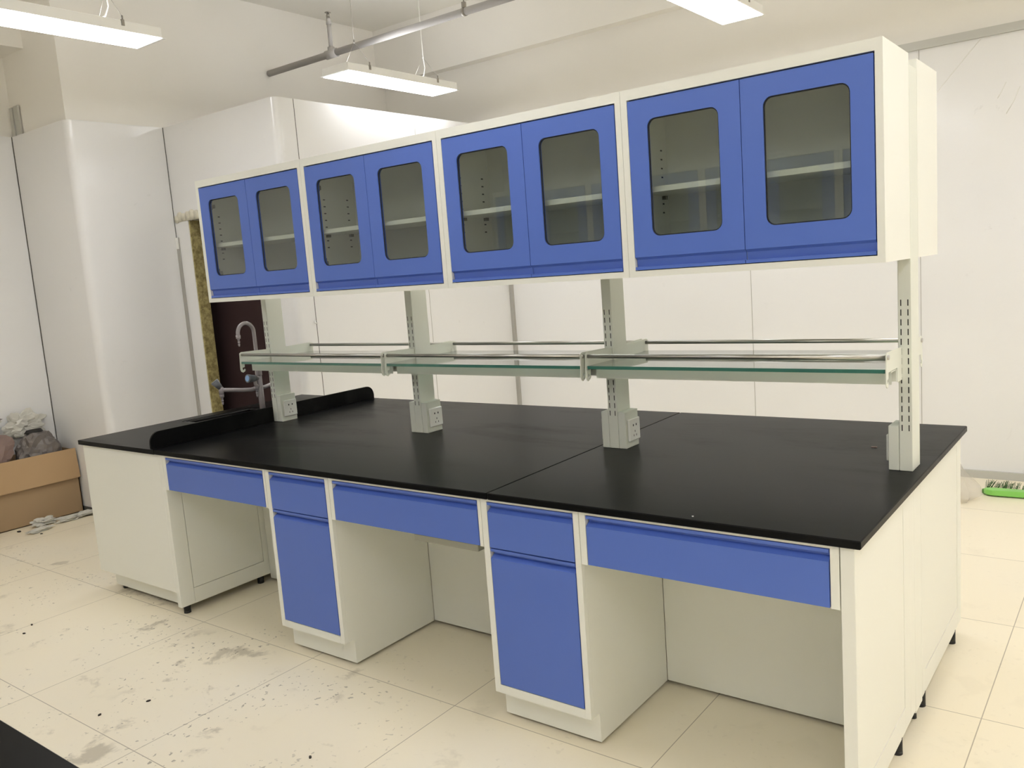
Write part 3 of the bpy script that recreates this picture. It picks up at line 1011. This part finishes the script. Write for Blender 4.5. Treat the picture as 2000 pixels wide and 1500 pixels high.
def upper_cabinet(x, y, z, label):
    t = thing('wall_cabinet', (x, y, z), label, 'wall cabinet', 'wall cabinets with blue glazed doors facing the camera')
    X = lambda a: x + a
    Y = lambda a: y + a
    Z = lambda a: z + a
    gp = 0.0006
    b = MB()
    fl, fr, ft, fb = 0.0245, 0.0215, 0.0340, 0.0205
    W = CW - gp
    b.box(X(gp), X(0.016), Y(0.018), Y(CD), Z(0), Z(CH))
    b.box(X(W - 0.016), X(W), Y(0.018), Y(CD), Z(0), Z(CH))
    b.box(X(0.016), X(W - 0.016), Y(0.018), Y(CD), Z(0), Z(0.016))
    b.box(X(0.016), X(W - 0.016), Y(0.018), Y(CD), Z(CH - 0.016), Z(CH))
    b.box(X(0.016), X(W - 0.016), Y(CD - 0.012), Y(CD), Z(0.016), Z(CH - 0.016))
    b.box(X(gp), X(fl), Y(0), Y(0.018), Z(0), Z(CH))
    b.box(X(W - fr), X(W), Y(0), Y(0.018), Z(0), Z(CH))
    b.box(X(fl), X(W - fr), Y(0), Y(0.018), Z(CH - ft), Z(CH))
    b.box(X(fl), X(W - fr), Y(0), Y(0.018), Z(0), Z(fb))
    b.slot(1)
    for k in range(8):
        zz = 0.220 + 0.0313 * k
        for yy_ in (0.107, 0.250):
            for xx in (0.0155, W - 0.0170):
                b.box(X(xx), X(xx + 0.0015), Y(yy_ - 0.006), Y(yy_ + 0.006), Z(zz - 0.0025), Z(zz + 0.0025))
    b.build('body', [M['white'], M['gap']], t)
    MB().box(X(0.0175), X(W - 0.0175), Y(0.034), Y(CD - 0.014), Z(0.279), Z(0.298), 0.001).build('shelf', M['white'], t)
    for xx in (0.0165, W - 0.0305):
        for yy_ in (0.107, 0.250):
            MB().box(X(xx), X(xx + 0.014), Y(yy_ - 0.009), Y(yy_ + 0.009), Z(0.266), Z(0.2785)).build('shelf_clip', M['hinge'], t)
    xm = (fl + W - fr) / 2
    sm = MB()
    sm.plate_hole(X(fl + 0.0002), X(W - fr - 0.0002), Z(fb + 0.0002), Z(CH - ft - 0.0002), X(fl + 0.012), X(W - fr - 0.012), Z(fb + 0.012), Z(CH - ft - 0.014), 0.002, Y(0.0176), Y(0.0205))
    sm.build('door_seal', M['black'], t)
    for (d0, d1, g0, g1, hs) in ((fl + 0.0020, xm - 0.0012, 0.0955, 0.3440, -1), (xm + 0.0012, W - fr - 0.0035, 0.4860, 0.7400, 1)):
        z0d, z1d = fb + 0.0028, CH - ft - 0.0055
        dm = MB()
        dm.plate_hole(X(d0), X(d1), Z(0.0745), Z(z1d), X(g0), X(g1), Z(0.133), Z(0.515), 0.028, Y(-0.001), Y(0.017))
        prof = [(Y(-0.001), Z(0.0745)), (Y(-0.001), Z(0.0665)), (Y(0.012), Z(0.058)), (Y(0.014), Z(0.034)), (Y(-0.001), Z(0.0335)), (Y(-0.001), Z(z0d)), (Y(0.017), Z(z0d)), (Y(0.017), Z(0.0745))]
        dm.prism(prof, 'x', X(d0), X(d1))
        do = dm.build('door', M['blue'], t)
        ga = MB()
        ga.plate_hole(X(g0 - 0.004), X(g1 + 0.004), Z(0.129), Z(0.519), X(g0 + 0.0035), X(g1 - 0.0035), Z(0.1365), Z(0.5115), 0.025, Y(0.0035), Y(0.0075))
        # keep only the ring: outer edge hidden behind the door sheet
        ga.build('gasket', M['black'], do)
        pn = MB()
        pn.box(X(g0 - 0.003), X(g1 + 0.003), Y(0.0080), Y(0.0115), Z(0.130), Z(0.518))
        pn.build('glass_pane', M['glass'], do)
        hx = d0 + 0.002 if hs < 0 else d1 - 0.062
        for hz in (0.125, 0.468):
            hb = MB()
            ox = 0.045 if hs < 0 else 0.0
            hb.box(X(hx), X(hx + 0.06), Y(0.0175), Y(0.030), Z(hz), Z(hz + 0.045), 0.003)
            hb.box(X(hx + (0 if hs < 0 else 0.045)), X(hx + (0.015 if hs < 0 else 0.06)), Y(0.022), Y(0.075), Z(hz + 0.012), Z(hz + 0.032), 0.002)
            hb.build('hinge', M['hinge'], do)
    return t
LB = ['wall cabinet with two blue glazed doors at the far left end, over the tap',
      'wall cabinet with two blue glazed doors, second from the sink end',
      'wall cabinet with two blue glazed doors, third from the sink end',
      'wall cabinet with two blue glazed doors at the right end, nearest and largest in view']
cab0 = upper_cabinet(CX[0], CY, CZ, LB[0])
for i in (1, 2, 3):
    copy_thing(cab0, (CX[i], CY, CZ), LB[i])
# cabinet of the far side, back to back with the right one: its end shows past the post
rc = copy_thing(cab0, (3.302, 1.160, CZ), 'white end of the far-side wall cabinet, behind the right end post', rz=PI)
rc['group'] = 'wall cabinets facing away from the camera'

# ------------------------------------------------------------------ neighbouring bench, only its corner in view
NY = -1.585
nb = MB()
board(nb, [(-0.726, NY - D), (3.30, NY - D), (3.30, NY), (-0.726, NY)])
tag(nb.build('neighbour_worktop', M['counter']), 'corner of a second black worktop in the bottom left of the picture', 'worktop')
t = thing('neighbour_base_cabinets', (1.3, NY - 0.7, 0), 'white base cabinets under the second bench at the bottom left', 'cabinet')
MB().box(-0.70, 3.28, NY - D + 0.025, NY - 0.06, 0.10, FH - 0.0005).box(-0.68, 3.26, NY - D + 0.07, NY - 0.10, 0.0, 0.10).build('body', M['white'], t)
MB().box(-0.68, 3.26, NY - 0.06, NY - 0.045, 0.65, 0.80).build('drawer_fronts', M['blue'], t)
for i in range(4):
    copy_thing(posts[i], ((PX[i][0] + PX[i][1]) / 2, NY - 0.80, H), 'slotted post on the second bench, number %s from its sink end' % ['one', 'two', 'three', 'four'][i], group='posts of the second bench')
    copy_thing(cab0, (CX[i] + CW, NY - 0.43, CZ), 'blue glazed wall cabinet above the second bench, %s from its sink end' % ['first', 'second', 'third', 'last'][i], rz=PI, group='wall cabinets of the second bench')

# ------------------------------------------------------------------ left corner: cardboard box of rubbish
bxn = thing('cardboard_box', (-2.72, 0.2, 0), 'large open cardboard box full of rubbish against the left wall', 'box')
BX0, BX1, BY0, BY1 = -2.885, -2.600, -0.55, 0.838
m_ = MB()
m_.box(BX0, BX0 + 0.006, BY0, BY1, 0.0, 0.49)
m_.box(BX1 - 0.006, BX1, BY0, BY1, 0.0, 0.49)
m_.box(BX0, BX1, BY0, BY0 + 0.006, 0.0, 0.49)
m_.box(BX0, BX1, BY1 - 0.006, BY1, 0.0, 0.485)
m_.box(BX0, BX1, BY0, BY1, 0.0, 0.006)
m_.build('carton', M['card'], bxn)
m_ = MB()
m_.prism([(BX1 + 0.001, 0.492), (BX1 + 0.022, 0.272), (BX1 + 0.027, 0.272), (BX1 + 0.006, 0.495), (BX1 - 0.006, 0.495), (BX1 - 0.006, 0.490)], 'y', BY0, BY1)
m_.build('flap', M['card_light'], bxn)

def lump(name, c, s, seed, material, label, cat, group=None, amp=0.22, sub=4, freq=3.0, creases=0.0):
    rnd = random.Random(seed)
    bm = bmesh.new()
    bmesh.ops.create_icosphere(bm, subdivisions=sub, radius=1.0)
    from mathutils import noise as mn
    off = Vector((rnd.uniform(-9, 9), rnd.uniform(-9, 9), rnd.uniform(-9, 9)))
    for v in bm.verts:
        p = v.co.copy()
        n1 = mn.noise(p * freq * 0.5 + off)
        n2 = abs(mn.noise(p * freq * 1.3 + off * 2))
        k = 1 + amp * n1 * 1.4 - amp * n2 * 1.2
        if creases:
            k -= creases * abs(mn.noise(p * freq * 3 + off * 3))
        v.co = Vector((p.x * s[0], p.y * s[1], p.z * s[2])) * k
    for f in bm.faces:
        f.smooth = creases < 0.15
    mb = MB()
    mb.bm.free()
    mb.bm = bm
    for v in bm.verts:
        v.co += Vector(c)
    return tag(mb.build(name, material), label, cat, group)

lump('rubbish_bag', (-2.742, 0.045, 0.50), (0.112, 0.44, 0.25), 3, M['bag_pink'], 'pinkish dusty plastic bag bulging over the cardboard box at the left edge', 'bag', amp=0.25, creases=0.15)
lump('rubbish_bag', (-2.742, 0.645, 0.46), (0.120, 0.178, 0.20), 31, M['bag_grey'], 'dark grey plastic bag in the right end of the cardboard box', 'bag', amp=0.13, creases=0.18)
lump('rubbish_bag', (-2.71, 0.25, 0.80), (0.06, 0.15, 0.055), 5, M['bag_grey'], 'knotted grey plastic bag on top of the pile in the cardboard box', 'bag', amp=0.35, creases=0.25)
lump('crumpled_film', (-2.85, 0.60, 0.70), (0.028, 0.17, 0.11), 12, M['film'], 'crumpled milky plastic sheet sticking up behind the rubbish bags', 'plastic film', amp=0.5, creases=0.45)
lump('crumpled_film', (-2.84, 0.30, 0.73), (0.025, 0.15, 0.06), 14, M['film'], 'pale crumpled plastic sheet lying on top of the pinkish bag', 'plastic film', amp=0.5, creases=0.4)
cc = MB()
for k in range(3):
    pts = []
    for j in range(25):
        a = 2 * PI * j / 24
        pts.append((-2.735 + 0.004 * k + (0.030 - 0.004 * k) * math.sin(a), 0.62 + (0.062 - 0.006 * k) * math.cos(a), 0.653 + 0.006 * math.sin(a) + 0.008 * k))
    cc.tube(pts, 0.0055, 7)
tag(cc.build('cable_coil', M['black_cable']), 'coil of black cable lying on the dark grey bag', 'cable')
tag(MB().prism([(-0.05, 0.502), (0.33, 0.470), (0.335, 0.490), (-0.05, 0.524)], 'x', -2.628, -2.608, 0.001).build('wood_strip', M['wood']), 'pale wood strip lying in the cardboard box at the left picture edge', 'wood strip')
for i, (x, y, s_, lb) in enumerate(((-2.50, 0.50, (0.05, 0.10, 0.035), 'crumpled milky plastic on the floor in front of the cardboard box'), (-2.44, 0.70, (0.06, 0.16, 0.022), 'flat crumpled plastic sheet on the floor by the corner of the cardboard box'), (-2.35, 0.40, (0.035, 0.10, 0.016), 'small flat scrap of plastic film on the floor left of the sink cabinet'))):
    lump('floor_film', (x, y, s_[2] * 0.75), s_, 20 + i, M['film'], lb, 'plastic film', 'plastic scraps on the floor', amp=0.45, creases=0.4)

# small dark bits lying about
bits = [(-2.50, 0.325, 0.024, 'dark oval scrap on the floor nearest the cardboard box'), (-2.27, 0.376, 0.011, 'small dark square chip on the floor right of the oval scrap'),
        (0.754, -0.561, 0.009, 'dark chip on the floor, upper one of two left of centre bottom'), (0.682, -0.722, 0.009, 'dark chip on the floor near the black worktop corner'),
        (1.654, -0.489, 0.009, 'dark chip on the floor below the further narrow cabinet, at the bottom edge'), (-0.559, -0.434, 0.009, 'tiny dark chip on the floor in front of the plain cabinet, further one'),
        (-0.478, -0.506, 0.009, 'tiny dark chip on the floor in front of the plain cabinet, nearer one')]
for i, (x, y, s_, lb) in enumerate(bits):
    a = 0.6 * i
    pts = []
    for k in range(8):
        t_ = 2 * PI * k / 8
        px, py_ = s_ * math.cos(t_) * (0.8 + 0.2 * math.sin(3 * k + i)), s_ * 0.5 * math.sin(t_)
        pts.append((x + px * math.cos(a) - py_ * math.sin(a), y + px * math.sin(a) + py_ * math.cos(a)))
    tag(MB().prism(pts, 'z', 0.0, 0.005).build('floor_debris', M['debris']), lb, 'debris', 'dark bits on the floor')
tag(MB().box(3.096, 3.116, 1.050, 1.056, H, H + 0.003).build('brown_scrap', M['bag_pink']), 'tiny brown scrap on the worktop left of the right end post', 'debris')
tag(MB().cyl((2.863, 0.03, H), (2.863, 0.03, H + 0.002), 0.003, seg=8).build('white_crumb', M['plate']), 'tiny white crumb near the front edge of the right worktop', 'debris')
tag(MB().tube([(-0.745, 1.730, 1.335), (-0.73, 1.715, 1.322), (-0.728, 1.735, 1.318), (-0.744, 1.745, 1.322)], 0.004, 6).build('wall_hook', M['plate']), 'small white hook stuck on the panel joint behind the left glass shelf', 'hook')

# ------------------------------------------------------------------ right rear: clear bag and green brush
def bag():
    from mathutils import noise as mn
    bm = bmesh.new()
    rings = []
    c = Vector((2.985, 3.44, 0))
    prof = [(0.0, 0.075), (0.03, 0.115), (0.08, 0.110), (0.13, 0.085), (0.18, 0.060), (0.22, 0.032), (0.25, 0.016), (0.265, 0.030)]
    for j, (z, r) in enumerate(prof):
        ring = []
        for k in range(22):
            a = 2 * PI * k / 22
            q = r * (1 + 0.45 * mn.noise(Vector((math.cos(a) * 2, math.sin(a) * 2, z * 9))))
            ring.append(bm.verts.new((c.x + q * math.cos(a) - 0.03 * z / 0.26, c.y + q * math.sin(a), z + 0.003)))
        rings.append(ring)
    for a, b in zip(rings, rings[1:]):
        for k in range(22):
            bm.faces.new((a[k], a[(k + 1) % 22], b[(k + 1) % 22], b[k]))
    bm.faces.new(rings[0][::-1])
    mb = MB(); mb._merge(bm)
    return mb.build('plastic_bag', M['clear_bag'])
tag(bag(), 'crumpled clear plastic bag standing on the floor beyond the bench end', 'bag')
br = thing('scrub_brush', (3.25, 3.62, 0), 'lime green brush with upturned bristles on the floor by the back wall', 'brush')
m_ = MB()
hp = [(3.10, 3.60), (3.115, 3.575), (3.15, 3.562), (3.30, 3.575), (3.42, 3.585), (3.42, 3.63), (3.30, 3.635), (3.15, 3.63), (3.112, 3.622)]
m_.prism(hp, 'z', 0.008, 0.042, 0.004)
m_.build('handle', M['green'], br)
m_ = MB()
m_.prism([(3.085, 3.625), (3.12, 3.585), (3.40, 3.60), (3.42, 3.66), (3.12, 3.665)], 'z', 0.001, 0.030, 0.003)
m_.build('brush_head', mat('dark_lime_plastic', (0.10, 0.28, 0.05), 0.45), br)
m_ = MB()
rnd = random.Random(4)
for k in range(150):
    x = 3.10 + 0.31 * rnd.random()
    y = 3.64 + 0.04 * rnd.random()
    m_.cyl((x, y, 0.02), (x + rnd.uniform(-0.015, 0.03), y + 0.05 + 0.03 * rnd.random(), 0.045 + 0.02 * rnd.random()), 0.0016, 0.001, 4)
o = m_.build('bristles', M['bristle'], br)
o['kind'] = 'stuff'

for o in bpy.data.objects:
    if '_o' in o.keys():
        del o['_o']
